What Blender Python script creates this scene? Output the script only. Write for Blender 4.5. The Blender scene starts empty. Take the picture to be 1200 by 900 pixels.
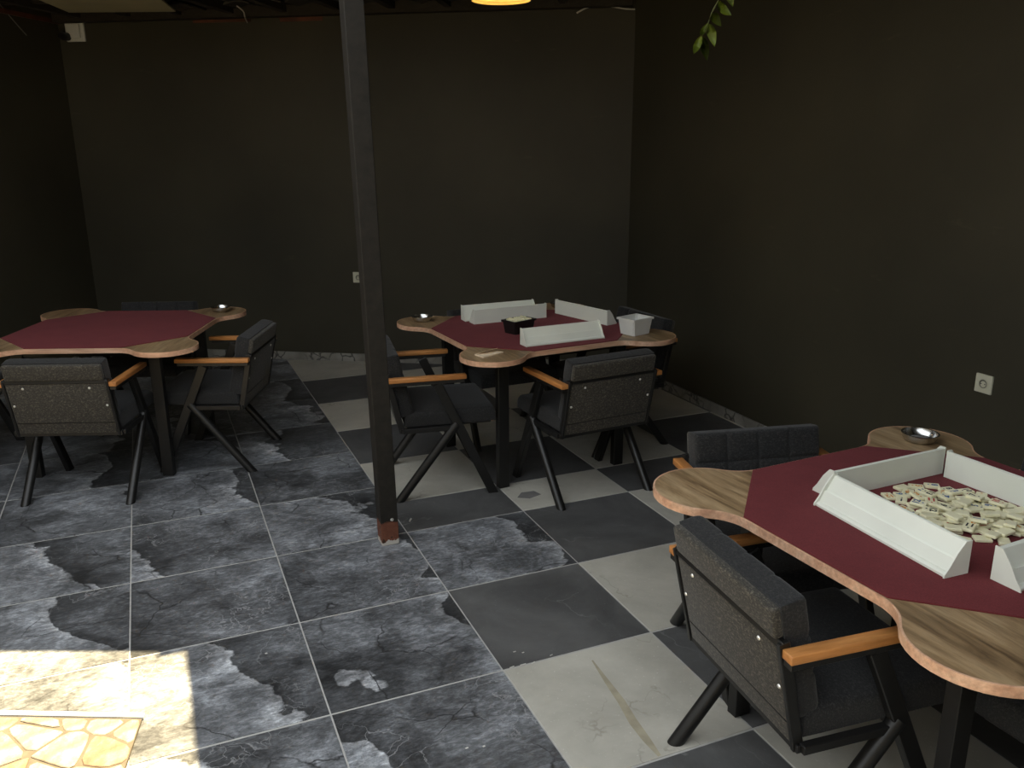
import bpy, bmesh, math, random
from mathutils import Vector, Matrix
random.seed(7)
R = math.radians
scene = bpy.context.scene
COL = scene.collection

# ------------------------------------------------------------------ camera
PITCH, ROLL, YAW, CAMH = .2774, -.0068, -.3987, 1.7733
cy, sy = math.cos(YAW), math.sin(YAW)
fw = Vector((-sy*math.cos(PITCH), cy*math.cos(PITCH), -math.sin(PITCH)))
r0 = Vector((cy, sy, 0)); u0 = r0.cross(fw)
rr = math.cos(ROLL)*r0 + math.sin(ROLL)*u0
uu = -math.sin(ROLL)*r0 + math.cos(ROLL)*u0
cam_d = bpy.data.cameras.new('camera'); cam_d.sensor_width = 36; cam_d.lens = 30.0; cam_d.clip_start = .02
cam = bpy.data.objects.new('camera', cam_d); COL.objects.link(cam)
M = Matrix((rr, uu, -fw)).transposed().to_4x4(); M.translation = (0, 0, CAMH)
cam.matrix_world = M
scene.camera = cam

# ------------------------------------------------------------------ sky, sun, exposure
scene.view_settings.view_transform = 'Standard'; scene.view_settings.look = 'None'
scene.view_settings.gamma = 1; scene.view_settings.use_curve_mapping = False
scene.view_settings.exposure = 1.0
W = bpy.data.worlds.new('world'); scene.world = W; W.use_nodes = True
bg = W.node_tree.nodes['Background']
bg.inputs[0].default_value = (.92, .965, 1.0, 1); bg.inputs[1].default_value = 1.25
sun_d = bpy.data.lights.new('sun', 'SUN'); sun_d.energy = 14.0; sun_d.angle = R(.53); sun_d.color = (1, .79, .45)
sun = bpy.data.objects.new('sun', sun_d); COL.objects.link(sun); sun.location = (3, 4, 6)
sun.rotation_euler = Vector((-.886, -.51, -2.7)).to_track_quat('-Z', 'Y').to_euler()

# ------------------------------------------------------------------ material helpers
def mat(name):
    m = bpy.data.materials.new(name); m.use_nodes = True
    nt = m.node_tree; return m, nt, nt.nodes['Principled BSDF']
def N(nt, t, **k):
    n = nt.nodes.new(t)
    for a, v in k.items():
        if a.startswith('i_'):
            key = a[2:]; key = int(key) if key.isdigit() else key
            n.inputs[key].default_value = v
        else: setattr(n, a, v)
    return n
def ramp(nt, src, stops, interp='LINEAR'):
    n = nt.nodes.new('ShaderNodeValToRGB'); n.color_ramp.interpolation = interp
    e = n.color_ramp.elements
    while len(e) > 1: e.remove(e[-1])
    e[0].position = stops[0][0]; e[0].color = (*stops[0][1], 1)
    for p, c in stops[1:]:
        q = e.new(p); q.color = (*c, 1)
    nt.links.new(src, n.inputs[0]); return n
def mix(nt, fac, a, b, mode='MIX'):
    n = nt.nodes.new('ShaderNodeMix'); n.data_type = 'RGBA'; n.blend_type = mode
    for s, v in ((n.inputs['Factor'], fac), (n.inputs[6], a), (n.inputs[7], b)):
        if hasattr(v, 'is_output'): nt.links.new(v, s)
        elif isinstance(v, (tuple, list)): s.default_value = (*v, 1) if len(v) == 3 else v
        else: s.default_value = v
    return n.outputs[2]
def math_n(nt, op, a, b=None):
    n = nt.nodes.new('ShaderNodeMath'); n.operation = op
    for i, v in enumerate((a, b)):
        if v is None: continue
        if hasattr(v, 'is_output'): nt.links.new(v, n.inputs[i])
        else: n.inputs[i].default_value = v
    return n.outputs[0]
def bump(nt, b, src, strength=.3, dist=.002):
    n = nt.nodes.new('ShaderNodeBump'); n.inputs['Strength'].default_value = strength; n.inputs['Distance'].default_value = dist
    nt.links.new(src, n.inputs['Height']); nt.links.new(n.outputs[0], b.inputs['Normal'])
def plain(name, col, rough=.5, metal=0, spec=.5, var=.12, vscale=12):
    m, nt, b = mat(name)
    tc = N(nt, 'ShaderNodeTexCoord'); no = N(nt, 'ShaderNodeTexNoise', i_Scale=vscale, i_Detail=4.0)
    nt.links.new(tc.outputs['Object'], no.inputs['Vector'])
    lo = tuple(c*(1-var) for c in col); hi = tuple(min(1, c*(1+var)) for c in col)
    rp = ramp(nt, no.outputs[0], [(.3, lo), (.7, hi)])
    nt.links.new(rp.outputs[0], b.inputs['Base Color'])
    b.inputs['Roughness'].default_value = rough; b.inputs['Metallic'].default_value = metal
    b.inputs['Specular IOR Level'].default_value = spec
    return m
MT = {}
def stone_tile_mat():
    m, nt, b = mat('slate_look_tile')
    L = nt.links
    tc = N(nt, 'ShaderNodeTexCoord'); oi = N(nt, 'ShaderNodeObjectInfo')
    w = math_n(nt, 'MULTIPLY', oi.outputs['Random'], 37.0)
    mp = N(nt, 'ShaderNodeMapping'); mp.inputs['Rotation'].default_value = (0, 0, -.22); mp.inputs['Scale'].default_value = (1.0, 1.15, 1)
    L.new(tc.outputs['Object'], mp.inputs['Vector'])
    n1 = N(nt, 'ShaderNodeTexNoise', noise_dimensions='4D', i_Scale=1.7, i_Detail=9.0, i_Roughness=.5, i_Distortion=.15)
    L.new(mp.outputs[0], n1.inputs['Vector']); L.new(w, n1.inputs['W'])
    sp_ = N(nt, 'ShaderNodeSeparateXYZ'); L.new(mp.outputs[0], sp_.inputs[0])
    saw = math_n(nt, 'ADD', math_n(nt, 'MULTIPLY', sp_.outputs[0], 1.25), math_n(nt, 'ADD', math_n(nt, 'MULTIPLY', n1.outputs[0], 1.5), math_n(nt, 'MULTIPLY', oi.outputs['Random'], 9.0)))
    fr = math_n(nt, 'FRACT', saw)
    base = ramp(nt, fr, [(0, (.055, .057, .059)), (.10, (.080, .083, .087)), (.35, (.128, .133, .139)), (.65, (.168, .175, .184)), (.9, (.215, .225, .237)), (.985, (.35, .36, .37)), (1, (.055, .057, .059))])
    n2 = N(nt, 'ShaderNodeTexNoise', noise_dimensions='4D', i_Scale=4, i_Detail=14.0, i_Roughness=.72, i_Distortion=.7)
    L.new(mp.outputs[0], n2.inputs['Vector']); L.new(w, n2.inputs['W'])
    g = ramp(nt, n2.outputs[0], [(.32, (.20, .20, .20)), (.43, (.52, .52, .525)), (.52, (.9, .905, .92)), (.66, (1.75, 1.78, 1.82))])
    c1 = mix(nt, 1.0, base.outputs[0], g.outputs[0], 'MULTIPLY')
    mp3 = N(nt, 'ShaderNodeMapping'); mp3.inputs['Rotation'].default_value = (0, 0, -.35); mp3.inputs['Scale'].default_value = (1.0, 2.4, 1); L.new(tc.outputs['Object'], mp3.inputs['Vector'])
    n5 = N(nt, 'ShaderNodeTexNoise', noise_dimensions='4D', i_Scale=26, i_Detail=8.0, i_Roughness=.75, i_Distortion=.8)
    L.new(mp3.outputs[0], n5.inputs['Vector']); L.new(w, n5.inputs['W'])
    g5 = ramp(nt, n5.outputs[0], [(.32, (.4,)*3), (.5, (.95,)*3), (.66, (1.8,)*3)])
    c1 = mix(nt, 1.0, c1, g5.outputs[0], 'MULTIPLY')
    # pale thread veins and dark cracks
    def cracks(scale, width, dist):
        nz = N(nt, 'ShaderNodeTexNoise', noise_dimensions='4D', i_Scale=4.5, i_Detail=5.0)
        L.new(tc.outputs['Object'], nz.inputs['Vector']); L.new(w, nz.inputs['W'])
        ad = N(nt, 'ShaderNodeVectorMath', operation='MULTIPLY_ADD'); ad.inputs[1].default_value = (dist,)*3
        L.new(nz.outputs['Color'], ad.inputs[0]); L.new(mp.outputs[0], ad.inputs[2])
        vo = N(nt, 'ShaderNodeTexVoronoi', voronoi_dimensions='4D', feature='DISTANCE_TO_EDGE', i_Scale=scale)
        L.new(ad.outputs[0], vo.inputs['Vector']); L.new(w, vo.inputs['W'])
        return ramp(nt, vo.outputs['Distance'], [(0, (1, 1, 1)), (width, (0, 0, 0))]).outputs[0]
    msk = N(nt, 'ShaderNodeTexNoise', noise_dimensions='4D', i_Scale=3.0, i_Detail=2.0)
    L.new(tc.outputs['Object'], msk.inputs['Vector']); L.new(math_n(nt, 'ADD', w, 5.0), msk.inputs['W'])
    mdark = ramp(nt, msk.outputs[0], [(.46, (0, 0, 0)), (.56, (1, 1, 1))]).outputs[0]
    mlight = ramp(nt, msk.outputs[0], [(.36, (1, 1, 1)), (.5, (0, 0, 0))]).outputs[0]
    c2 = mix(nt, math_n(nt, 'MULTIPLY', cracks(2.8, .012, .22), mdark), c1, (.02, .02, .021))
    c3 = mix(nt, math_n(nt, 'MULTIPLY', math_n(nt, 'MULTIPLY', cracks(5.5, .02, .8), mlight), .55), c2, (.42, .425, .43))
    L.new(c3, b.inputs['Base Color'])
    rg = ramp(nt, n2.outputs[0], [(.3, (.34,)*3), (.7, (.5,)*3)])
    L.new(rg.outputs[0], b.inputs['Roughness'])
    bump(nt, b, n2.outputs[0], .25, .001)
    b.inputs['Specular IOR Level'].default_value = .45
    return m
def cement_tile_mat(name, lo, hi, vein, spec=.4):
    m, nt, b = mat(name); L = nt.links
    tc = N(nt, 'ShaderNodeTexCoord'); oi = N(nt, 'ShaderNodeObjectInfo'); w = math_n(nt, 'MULTIPLY', oi.outputs['Random'], 29.0)
    n1 = N(nt, 'ShaderNodeTexNoise', noise_dimensions='4D', i_Scale=2.6, i_Detail=9.0, i_Roughness=.66, i_Distortion=.5)
    L.new(tc.outputs['Object'], n1.inputs['Vector']); L.new(w, n1.inputs['W'])
    rp = ramp(nt, n1.outputs[0], [(.28, lo), (.72, hi)])
    n3 = N(nt, 'ShaderNodeTexNoise', noise_dimensions='4D', i_Scale=5.0, i_Detail=4.0)
    L.new(tc.outputs['Object'], n3.inputs['Vector']); L.new(w, n3.inputs['W'])
    ad = N(nt, 'ShaderNodeVectorMath', operation='MULTIPLY_ADD'); ad.inputs[1].default_value = (.5,)*3
    L.new(n3.outputs['Color'], ad.inputs[0]); L.new(tc.outputs['Object'], ad.inputs[2])
    vo = N(nt, 'ShaderNodeTexVoronoi', voronoi_dimensions='4D', feature='DISTANCE_TO_EDGE', i_Scale=2.2)
    L.new(ad.outputs[0], vo.inputs['Vector']); L.new(w, vo.inputs['W'])
    v = ramp(nt, vo.outputs['Distance'], [(0, (1, 1, 1)), (.012, (0, 0, 0))]).outputs[0]
    vm = ramp(nt, n3.outputs[0], [(.52, (0, 0, 0)), (.66, (.6,)*3)]).outputs[0]
    c = mix(nt, math_n(nt, 'MULTIPLY', v, vm), rp.outputs[0], vein)
    n4 = N(nt, 'ShaderNodeTexNoise', i_Scale=90, i_Detail=3.0); L.new(tc.outputs['Object'], n4.inputs['Vector'])
    sp = ramp(nt, n4.outputs[0], [(.66, (0, 0, 0)), (.74, (.25,)*3)]).outputs[0]
    c = mix(nt, sp, c, tuple(min(1, x*2.2) for x in hi))
    L.new(c, b.inputs['Base Color']); b.inputs['Roughness'].default_value = .5; b.inputs['Specular IOR Level'].default_value = spec
    return m
def wall_mat(name, a, c, spec=.35):
    m, nt, b = mat(name); L = nt.links
    tc = N(nt, 'ShaderNodeTexCoord')
    n1 = N(nt, 'ShaderNodeTexNoise', i_Scale=.9, i_Detail=5.0, i_Roughness=.55); L.new(tc.outputs['Object'], n1.inputs['Vector'])
    rp = ramp(nt, n1.outputs[0], [(.3, a), (.72, c)])
    # scuffs
    mp = N(nt, 'ShaderNodeMapping'); mp.inputs['Scale'].default_value = (1.2, 1.2, 5); mp.inputs['Rotation'].default_value = (.1, .25, 0)
    L.new(tc.outputs['Object'], mp.inputs['Vector'])
    n2 = N(nt, 'ShaderNodeTexNoise', i_Scale=2.2, i_Detail=8.0, i_Roughness=.7); L.new(mp.outputs[0], n2.inputs['Vector'])
    s = ramp(nt, n2.outputs[0], [(.64, (0, 0, 0)), (.74, (.35,)*3)]).outputs[0]
    col = mix(nt, s, rp.outputs[0], tuple(x*2.0 for x in c))
    L.new(col, b.inputs['Base Color']); b.inputs['Roughness'].default_value = .62; b.inputs['Specular IOR Level'].default_value = spec
    n3 = N(nt, 'ShaderNodeTexNoise', i_Scale=60, i_Detail=5.0); L.new(tc.outputs['Object'], n3.inputs['Vector'])
    bump(nt, b, n3.outputs[0], .3, .0015)
    return m
def wood_mat(name, dark, mid, light, axis='Y', rough=.45, scale=1.0, knots=True):
    m, nt, b = mat(name); L = nt.links
    tc = N(nt, 'ShaderNodeTexCoord'); oi = N(nt, 'ShaderNodeObjectInfo')
    mp = N(nt, 'ShaderNodeMapping')
    mp.inputs['Scale'].default_value = (9, 1.1, 9) if axis == 'Y' else (1.1, 9, 9)
    L.new(tc.outputs['Object'], mp.inputs['Vector'])
    w = math_n(nt, 'MULTIPLY', oi.outputs['Random'], 11.0)
    n1 = N(nt, 'ShaderNodeTexNoise', noise_dimensions='4D', i_Scale=1.25*scale, i_Detail=10.0, i_Roughness=.66, i_Distortion=1.9)
    L.new(mp.outputs[0], n1.inputs['Vector']); L.new(w, n1.inputs['W'])
    rp = ramp(nt, n1.outputs[0], [(.32, dark), (.5, mid), (.68, light)])
    n2 = N(nt, 'ShaderNodeTexNoise', i_Scale=7*scale, i_Detail=6.0, i_Roughness=.7); L.new(mp.outputs[0], n2.inputs['Vector'])
    f = ramp(nt, n2.outputs[0], [(.3, (.62,)*3), (.62, (1.1,)*3)])
    c = mix(nt, .8, rp.outputs[0], f.outputs[0], 'MULTIPLY')
    if knots:
        vo = N(nt, 'ShaderNodeTexVoronoi', i_Scale=2.6); vo.inputs['Randomness'].default_value = 1
        mp2 = N(nt, 'ShaderNodeMapping'); mp2.inputs['Scale'].default_value = (1.5, 1.0, 1); L.new(tc.outputs['Object'], mp2.inputs['Vector'])
        L.new(mp2.outputs[0], vo.inputs['Vector'])
        k = ramp(nt, vo.outputs['Distance'], [(0, (.8,)*3), (.05, (.5,)*3), (.12, (0, 0, 0))]).outputs[0]
        c = mix(nt, k, c, tuple(x*.6 for x in dark))
    L.new(c, b.inputs['Base Color']); b.inputs['Roughness'].default_value = rough; b.inputs['Specular IOR Level'].default_value = .4
    return m
def fabric_mat(name, lo, hi, fleck):
    m, nt, b = mat(name); L = nt.links
    tc = N(nt, 'ShaderNodeTexCoord')
    mp = N(nt, 'ShaderNodeMapping'); mp.inputs['Scale'].default_value = (1, .6, 1); L.new(tc.outputs['Object'], mp.inputs['Vector'])
    n1 = N(nt, 'ShaderNodeTexNoise', i_Scale=320, i_Detail=3.0, i_Roughness=.7); L.new(mp.outputs[0], n1.inputs['Vector'])
    n2 = N(nt, 'ShaderNodeTexNoise', i_Scale=170, i_Detail=4.0, i_Roughness=.8); L.new(mp.outputs[0], n2.inputs['Vector'])
    rp = ramp(nt, n1.outputs[0], [(.3, lo), (.6, hi)])
    fl = ramp(nt, n2.outputs[0], [(.5, (0, 0, 0)), (.68, (.8,)*3)]).outputs[0]
    c = mix(nt, fl, rp.outputs[0], fleck)
    L.new(c, b.inputs['Base Color']); b.inputs['Roughness'].default_value = .9; b.inputs['Specular IOR Level'].default_value = .15
    b.inputs['Sheen Weight'].default_value = .12; b.inputs['Sheen Roughness'].default_value = .5
    bump(nt, b, n1.outputs[0], .5, .001)
    return m
def post_mat():
    m, nt, b = mat('chipped_black_post_paint'); L = nt.links
    tc = N(nt, 'ShaderNodeTexCoord'); sx = N(nt, 'ShaderNodeSeparateXYZ'); L.new(tc.outputs['Object'], sx.inputs[0])
    n1 = N(nt, 'ShaderNodeTexNoise', i_Scale=22, i_Detail=7.0, i_Roughness=.7); L.new(tc.outputs['Object'], n1.inputs['Vector'])
    col = ramp(nt, n1.outputs[0], [(.3, (.010, .009, .0075)), (.66, (.020, .0175, .014)), (.78, (.06, .05, .040))]).outputs[0]
    h = math_n(nt, 'ADD', sx.outputs[2], math_n(nt, 'MULTIPLY', math_n(nt, 'SUBTRACT', n1.outputs[0], .5), .05))
    rust = ramp(nt, h, [(.112, (1, 1, 1)), (.115, (0, 0, 0))], 'LINEAR').outputs[0]
    n2 = N(nt, 'ShaderNodeTexNoise', i_Scale=40, i_Detail=4.0); L.new(tc.outputs['Object'], n2.inputs['Vector'])
    rc = ramp(nt, n2.outputs[0], [(.4, (.13, .048, .028)), (.62, (.16, .06, .035)), (.68, (.05, .03, .02))]).outputs[0]
    col = mix(nt, rust, col, rc)
    h2 = math_n(nt, 'ADD', sx.outputs[2], math_n(nt, 'MULTIPLY', math_n(nt, 'SUBTRACT', n2.outputs[0], .5), .07))
    wht = ramp(nt, h2, [(.024, (1, 1, 1)), (.027, (0, 0, 0))]).outputs[0]
    col = mix(nt, wht, col, (.5, .47, .42))
    L.new(col, b.inputs['Base Color']); b.inputs['Roughness'].default_value = .72; b.inputs['Specular IOR Level'].default_value = .3
    bump(nt, b, n1.outputs[0], .5, .002)
    return m
def baseboard_mat():
    m, nt, b = mat('cracked_marble_skirting'); L = nt.links
    tc = N(nt, 'ShaderNodeTexCoord')
    nz = N(nt, 'ShaderNodeTexNoise', i_Scale=9, i_Detail=4.0); L.new(tc.outputs['Object'], nz.inputs['Vector'])
    ad = N(nt, 'ShaderNodeVectorMath', operation='MULTIPLY_ADD'); ad.inputs[1].default_value = (.12,)*3
    L.new(nz.outputs['Color'], ad.inputs[0]); L.new(tc.outputs['Object'], ad.inputs[2])
    vo = N(nt, 'ShaderNodeTexVoronoi', feature='DISTANCE_TO_EDGE', i_Scale=9.0); L.new(ad.outputs[0], vo.inputs['Vector'])
    v = ramp(nt, vo.outputs['Distance'], [(0, (1, 1, 1)), (.05, (.5,)*3), (.09, (0, 0, 0))]).outputs[0]
    n2 = N(nt, 'ShaderNodeTexNoise', i_Scale=5, i_Detail=5.0); L.new(tc.outputs['Object'], n2.inputs['Vector'])
    base = ramp(nt, n2.outputs[0], [(.3, (.17, .16, .14)), (.7, (.34, .33, .30))]).outputs[0]
    vm = ramp(nt, n2.outputs[0], [(.38, (0, 0, 0)), (.52, (1, 1, 1))]).outputs[0]
    L.new(mix(nt, math_n(nt, 'MULTIPLY', v, vm), base, (.03, .03, .028)), b.inputs['Base Color'])
    b.inputs['Roughness'].default_value = .5
    return m
def stone_mat():
    m, nt, b = mat('crazy_paving_stone'); L = nt.links
    tc = N(nt, 'ShaderNodeTexCoord'); oi = N(nt, 'ShaderNodeObjectInfo')
    base = ramp(nt, oi.outputs['Random'], [(0, (.15, .13, .105)), (.3, (.17, .15, .125)), (.6, (.21, .195, .17)), (.8, (.18, .16, .13)), (.9, (.16, .085, .04)), (1, (.14, .115, .085))]).outputs[0]
    n = N(nt, 'ShaderNodeTexNoise', i_Scale=14, i_Detail=8.0, i_Roughness=.7); L.new(tc.outputs['Object'], n.inputs['Vector'])
    g = ramp(nt, n.outputs[0], [(.3, (.6, .5, .38)), (.5, (1.1, 1.05, 1.0)), (.65, (2.0, 2.0, 2.0))]).outputs[0]
    L.new(mix(nt, 1.0, base, g, 'MULTIPLY'), b.inputs['Base Color']); b.inputs['Roughness'].default_value = .75
    bump(nt, b, n.outputs[0], .6, .004)
    return m
def felt_mat():
    m, nt, b = mat('burgundy_felt'); L = nt.links
    tc = N(nt, 'ShaderNodeTexCoord')
    n = N(nt, 'ShaderNodeTexNoise', i_Scale=420, i_Detail=3.0); L.new(tc.outputs['Object'], n.inputs['Vector'])
    n2 = N(nt, 'ShaderNodeTexNoise', i_Scale=7, i_Detail=5.0, i_Roughness=.7); L.new(tc.outputs['Object'], n2.inputs['Vector'])
    a = ramp(nt, n.outputs[0], [(.3, (.105, .0185, .0205)), (.7, (.150, .029, .031))]).outputs[0]
    g = ramp(nt, n2.outputs[0], [(.3, (.88,)*3), (.7, (1.1,)*3)]).outputs[0]
    L.new(mix(nt, 1.0, a, g, 'MULTIPLY'), b.inputs['Base Color']); b.inputs['Roughness'].default_value = .95
    b.inputs['Specular IOR Level'].default_value = .1
    b.inputs['Sheen Weight'].default_value = .15; b.inputs['Sheen Tint'].default_value = (.8, .4, .45, 1)
    bump(nt, b, n.outputs[0], .4, .0006)
    return m
def shade_mat():
    m, nt, b = mat('yellow_lamp_shade'); L = nt.links
    tc = N(nt, 'ShaderNodeTexCoord')
    wv = N(nt, 'ShaderNodeTexWave', i_Scale=26.0, i_Distortion=.4); wv.bands_direction = 'Z'; L.new(tc.outputs['Object'], wv.inputs['Vector'])
    c = ramp(nt, wv.outputs[0], [(0, (.60, .43, .12)), (1, (.80, .62, .22))]).outputs[0]
    L.new(c, b.inputs['Base Color']); b.inputs['Roughness'].default_value = .7
    tr = N(nt, 'ShaderNodeBsdfTranslucent'); L.new(c, tr.inputs[0])
    mx = N(nt, 'ShaderNodeMixShader'); mx.inputs[0].default_value = .5
    L.new(b.outputs[0], mx.inputs[1]); L.new(tr.outputs[0], mx.inputs[2])
    L.new(mx.outputs[0], nt.nodes['Material Output'].inputs[0])
    return m
MT['stone_tile'] = stone_tile_mat()
MT['dark_tile'] = cement_tile_mat('charcoal_cement_tile', (.045, .045, .045), (.135, .135, .134), (.24, .24, .24))
MT['light_tile'] = cement_tile_mat('pale_cement_tile', (.34, .325, .28), (.55, .53, .465), (.2, .18, .14))
MT['grout'] = plain('pale_grout', (.42, .41, .39), .9, vscale=30)
MT['wall'] = wall_mat('dark_wall_paint', (.037, .0335, .0218), (.058, .0525, .034))
MT['wall2'] = MT['wall']
MT['ceil'] = wood_mat('dark_roof_boards', (.010, .008, .006), (.022, .018, .013), (.04, .033, .025), 'X', .7, knots=False)
MT['batten'] = wood_mat('dark_batten_wood', (.012, .009, .006), (.026, .02, .014), (.045, .035, .025), 'X', .7, knots=False)
MT['rtile'] = plain('dark_roof_tile_clay', (.03, .024, .018), .7, var=.4)
MT['redwood'] = plain('reddish_trim_wood', (.10, .028, .012), .6, var=.5, vscale=9)
MT['panel'] = plain('pale_ceiling_panel_board', (.42, .38, .24), .7, var=.06, vscale=3)
MT['metal'] = plain('black_powder_coated_steel', (.0095, .0093, .009), .40, spec=.45, var=.2, vscale=40)
MT['fabric'] = fabric_mat('charcoal_woven_fabric', (.011, .0112, .012), (.024, .0243, .025), (.056, .055, .0535))
MT['backboard'] = fabric_mat('charcoal_fabric_lit_back', (.021, .020, .018), (.049, .045, .038), (.165, .148, .119))  # chair fabric again, warm bounce from the sunlit ground put into its colour
MT['arm'] = wood_mat('orange_varnished_beech', (.36, .14, .04), (.47, .20, .06), (.56, .26, .085), 'X', .35, knots=False)
MT['top'] = wood_mat('walnut_laminate', (.10, .060, .030), (.30, .20, .105), (.46, .335, .195), 'Y', .38)
MT['edge'] = wood_mat('pale_edge_banding', (.50, .27, .17), (.62, .37, .24), (.72, .48, .33), 'X', .45, knots=False)
MT['felt'] = felt_mat()
MT['rack'] = plain('white_plastic_rack', (.77, .79, .70), .38, var=.04, vscale=6)
MT['tile'] = plain('cream_plastic_tile', (.80, .76, .52), .35, var=.05, vscale=20)
MT['steel'] = plain('brushed_steel_ashtray', (.55, .55, .54), .22, 1.0, var=.06)
MT['ash'] = plain('grey_ash', (.16, .155, .15), .9)
MT['whitebox'] = plain('white_plastic_tub', (.70, .71, .68), .4, var=.03)
MT['blackbox'] = plain('black_plastic_tub', (.010, .009, .009), .4)
MT['paper'] = plain('cream_paper', (.82, .66, .46), .8, var=.06)
MT['socket'] = plain('ivory_plastic_socket', (.62, .61, .48), .4, var=.04)
MT['sockdark'] = plain('painted_recess_shade', (.10, .10, .08), .6)  # shade of the socket recess, put into the colour of a flat disc
MT['cable'] = plain('white_cable_sheath', (.55, .54, .50), .5)
MT['thread'] = plain('pale_thread', (.16, .16, .14), .7)
MT['leaf'] = plain('green_leaf', (.12, .17, .012), .5, var=.3, vscale=15)
MT['stem'] = plain('vine_stem', (.09, .10, .03), .7)
MT['screw'] = plain('bright_screw_head', (.75, .74, .70), .3, .6)
MT['bolt_dark'] = plain('dark_screw_head', (.06, .06, .055), .3, .6)
MT['stone'] = stone_mat()
MT['mortar'] = plain('brown_mortar', (.095, .08, .06), .9, var=.2, vscale=30)
MT['strip'] = plain('white_stone_strip', (.55, .54, .5), .6, var=.06)
MT['shade'] = shade_mat()
MT['post'] = post_mat()
MT['base'] = baseboard_mat()
MT['red'] = plain('red_numeral_ink', (.45, .03, .02), .5)
MT['black'] = plain('black_numeral_ink', (.012, .012, .014), .5)
MT['blue'] = plain('blue_numeral_ink', (.03, .09, .25), .5)
MT['orange'] = plain('orange_numeral_ink', (.62, .25, .03), .5)
MT['ground'] = plain('pale_courtyard_ground', (.24, .225, .19), .9, var=.15, vscale=2)
bulb_m, nt, b = mat('warm_bulb_glass'); b.inputs['Emission Color'].default_value = (1, .78, .42, 1); b.inputs['Emission Strength'].default_value = 2.5
MT['bulb'] = bulb_m

# ------------------------------------------------------------------ geometry helpers
def link(name, me, m=None, parent=None, loc=None, rot=None):
    if isinstance(me, bmesh.types.BMesh):
        d = bpy.data.meshes.new(name); me.normal_update(); me.to_mesh(d); me.free(); me = d
        if m: me.materials.append(MT[m])
    o = bpy.data.objects.new(name, me); COL.objects.link(o)
    if parent: o.parent = parent
    if loc: o.location = loc
    if rot: o.rotation_euler = rot
    return o
def smooth(o, ang=40):
    me = o.data
    for p in me.polygons: p.use_smooth = True
    bm = bmesh.new(); bm.from_mesh(me)
    for e in bm.edges:
        if len(e.link_faces) == 2 and e.calc_face_angle(0) > R(ang): e.smooth = False
    bm.to_mesh(me); bm.free(); return o
def empty(name, loc=(0, 0, 0), rz=0):
    o = bpy.data.objects.new(name, None); COL.objects.link(o); o.location = loc; o.rotation_euler = (0, 0, rz); o.empty_display_size = .1
    return o
def tag(o, label=None, cat=None, group=None, kind=None):
    for k, v in (('label', label), ('category', cat), ('group', group), ('kind', kind)):
        if v: o[k] = v
    return o
def copy_tree(o, parent=None):
    c = o.copy(); COL.objects.link(c); c.parent = parent
    for ch in list(o.children): copy_tree(ch, c)
    return c
def BM(): return bmesh.new()
def box(bm, lo, hi, mtx=None, bev=0, seg=1):
    r = bmesh.ops.create_cube(bm, size=1)
    s = [hi[i]-lo[i] for i in range(3)]; c = [(hi[i]+lo[i])/2 for i in range(3)]
    T = Matrix.Translation(c) @ Matrix.Diagonal((*s, 1))
    if mtx: T = mtx @ T
    bmesh.ops.transform(bm, matrix=T, verts=r['verts'])
    if bev:
        ed = list({e for v in r['verts'] for e in v.link_edges})
        bmesh.ops.bevel(bm, geom=ed, offset=bev, segments=seg, affect='EDGES', profile=.5)
    return bm
def frame_to(a, b, side=Vector((0, 1, 0))):
    a = Vector(a); b = Vector(b); z = (b-a); L = z.length; z.normalize()
    y = Vector(side) - z*Vector(side).dot(z); y.normalize(); x = y.cross(z)
    m = Matrix((x, y, z)).transposed().to_4x4(); m.translation = a; return m, L
def bar(bm, a, b, w, t, side=(0, 1, 0), bev=.002, ext=0):
    m, L = frame_to(a, b, side)
    return box(bm, (-w/2, -t/2, -ext), (w/2, t/2, L+ext), m, bev)
def tube(bm, a, b, r, n=14, side=(0, 1, 0), caps=True):
    m, L = frame_to(a, b, side)
    bmesh.ops.create_cone(bm, cap_ends=caps, segments=n, radius1=r, radius2=r, depth=L, matrix=m @ Matrix.Translation((0, 0, L/2)))
    return bm
def path_tube(bm, pts, r, n=8):
    pts = [Vector(p) for p in pts]; rings = []
    for i, p in enumerate(pts):
        t = (pts[min(i+1, len(pts)-1)]-pts[max(i-1, 0)]).normalized()
        s = Vector((0, 0, 1)) if abs(t.z) < .9 else Vector((1, 0, 0))
        x = t.cross(s).normalized(); y = t.cross(x)
        rings.append([bm.verts.new(p + r*(math.cos(k*2*math.pi/n)*x + math.sin(k*2*math.pi/n)*y)) for k in range(n)])
    for a, b in zip(rings, rings[1:]):
        for k in range(n): bm.faces.new((a[k], a[(k+1) % n], b[(k+1) % n], b[k]))
    bm.faces.new(rings[0][::-1]); bm.faces.new(rings[-1])
    bmesh.ops.recalc_face_normals(bm, faces=bm.faces[:])
    return bm
def lathe(bm, prof, n=36, loc=(0, 0, 0)):
    rings = []
    for r, z in prof:
        if r < 1e-6: rings.append([bm.verts.new((loc[0], loc[1], loc[2]+z))])
        else: rings.append([bm.verts.new((loc[0]+r*math.cos(k*2*math.pi/n), loc[1]+r*math.sin(k*2*math.pi/n), loc[2]+z)) for k in range(n)])
    for a, b in zip(rings, rings[1:]):
        for k in range(n):
            k2 = (k+1) % n
            if len(a) == 1 and len(b) == 1: continue
            if len(a) == 1: bm.faces.new((a[0], b[k2], b[k]))
            elif len(b) == 1: bm.faces.new((a[k], a[k2], b[0]))
            else: bm.faces.new((a[k], a[k2], b[k2], b[k]))
    bmesh.ops.recalc_face_normals(bm, faces=bm.faces[:])
    return bm
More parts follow.
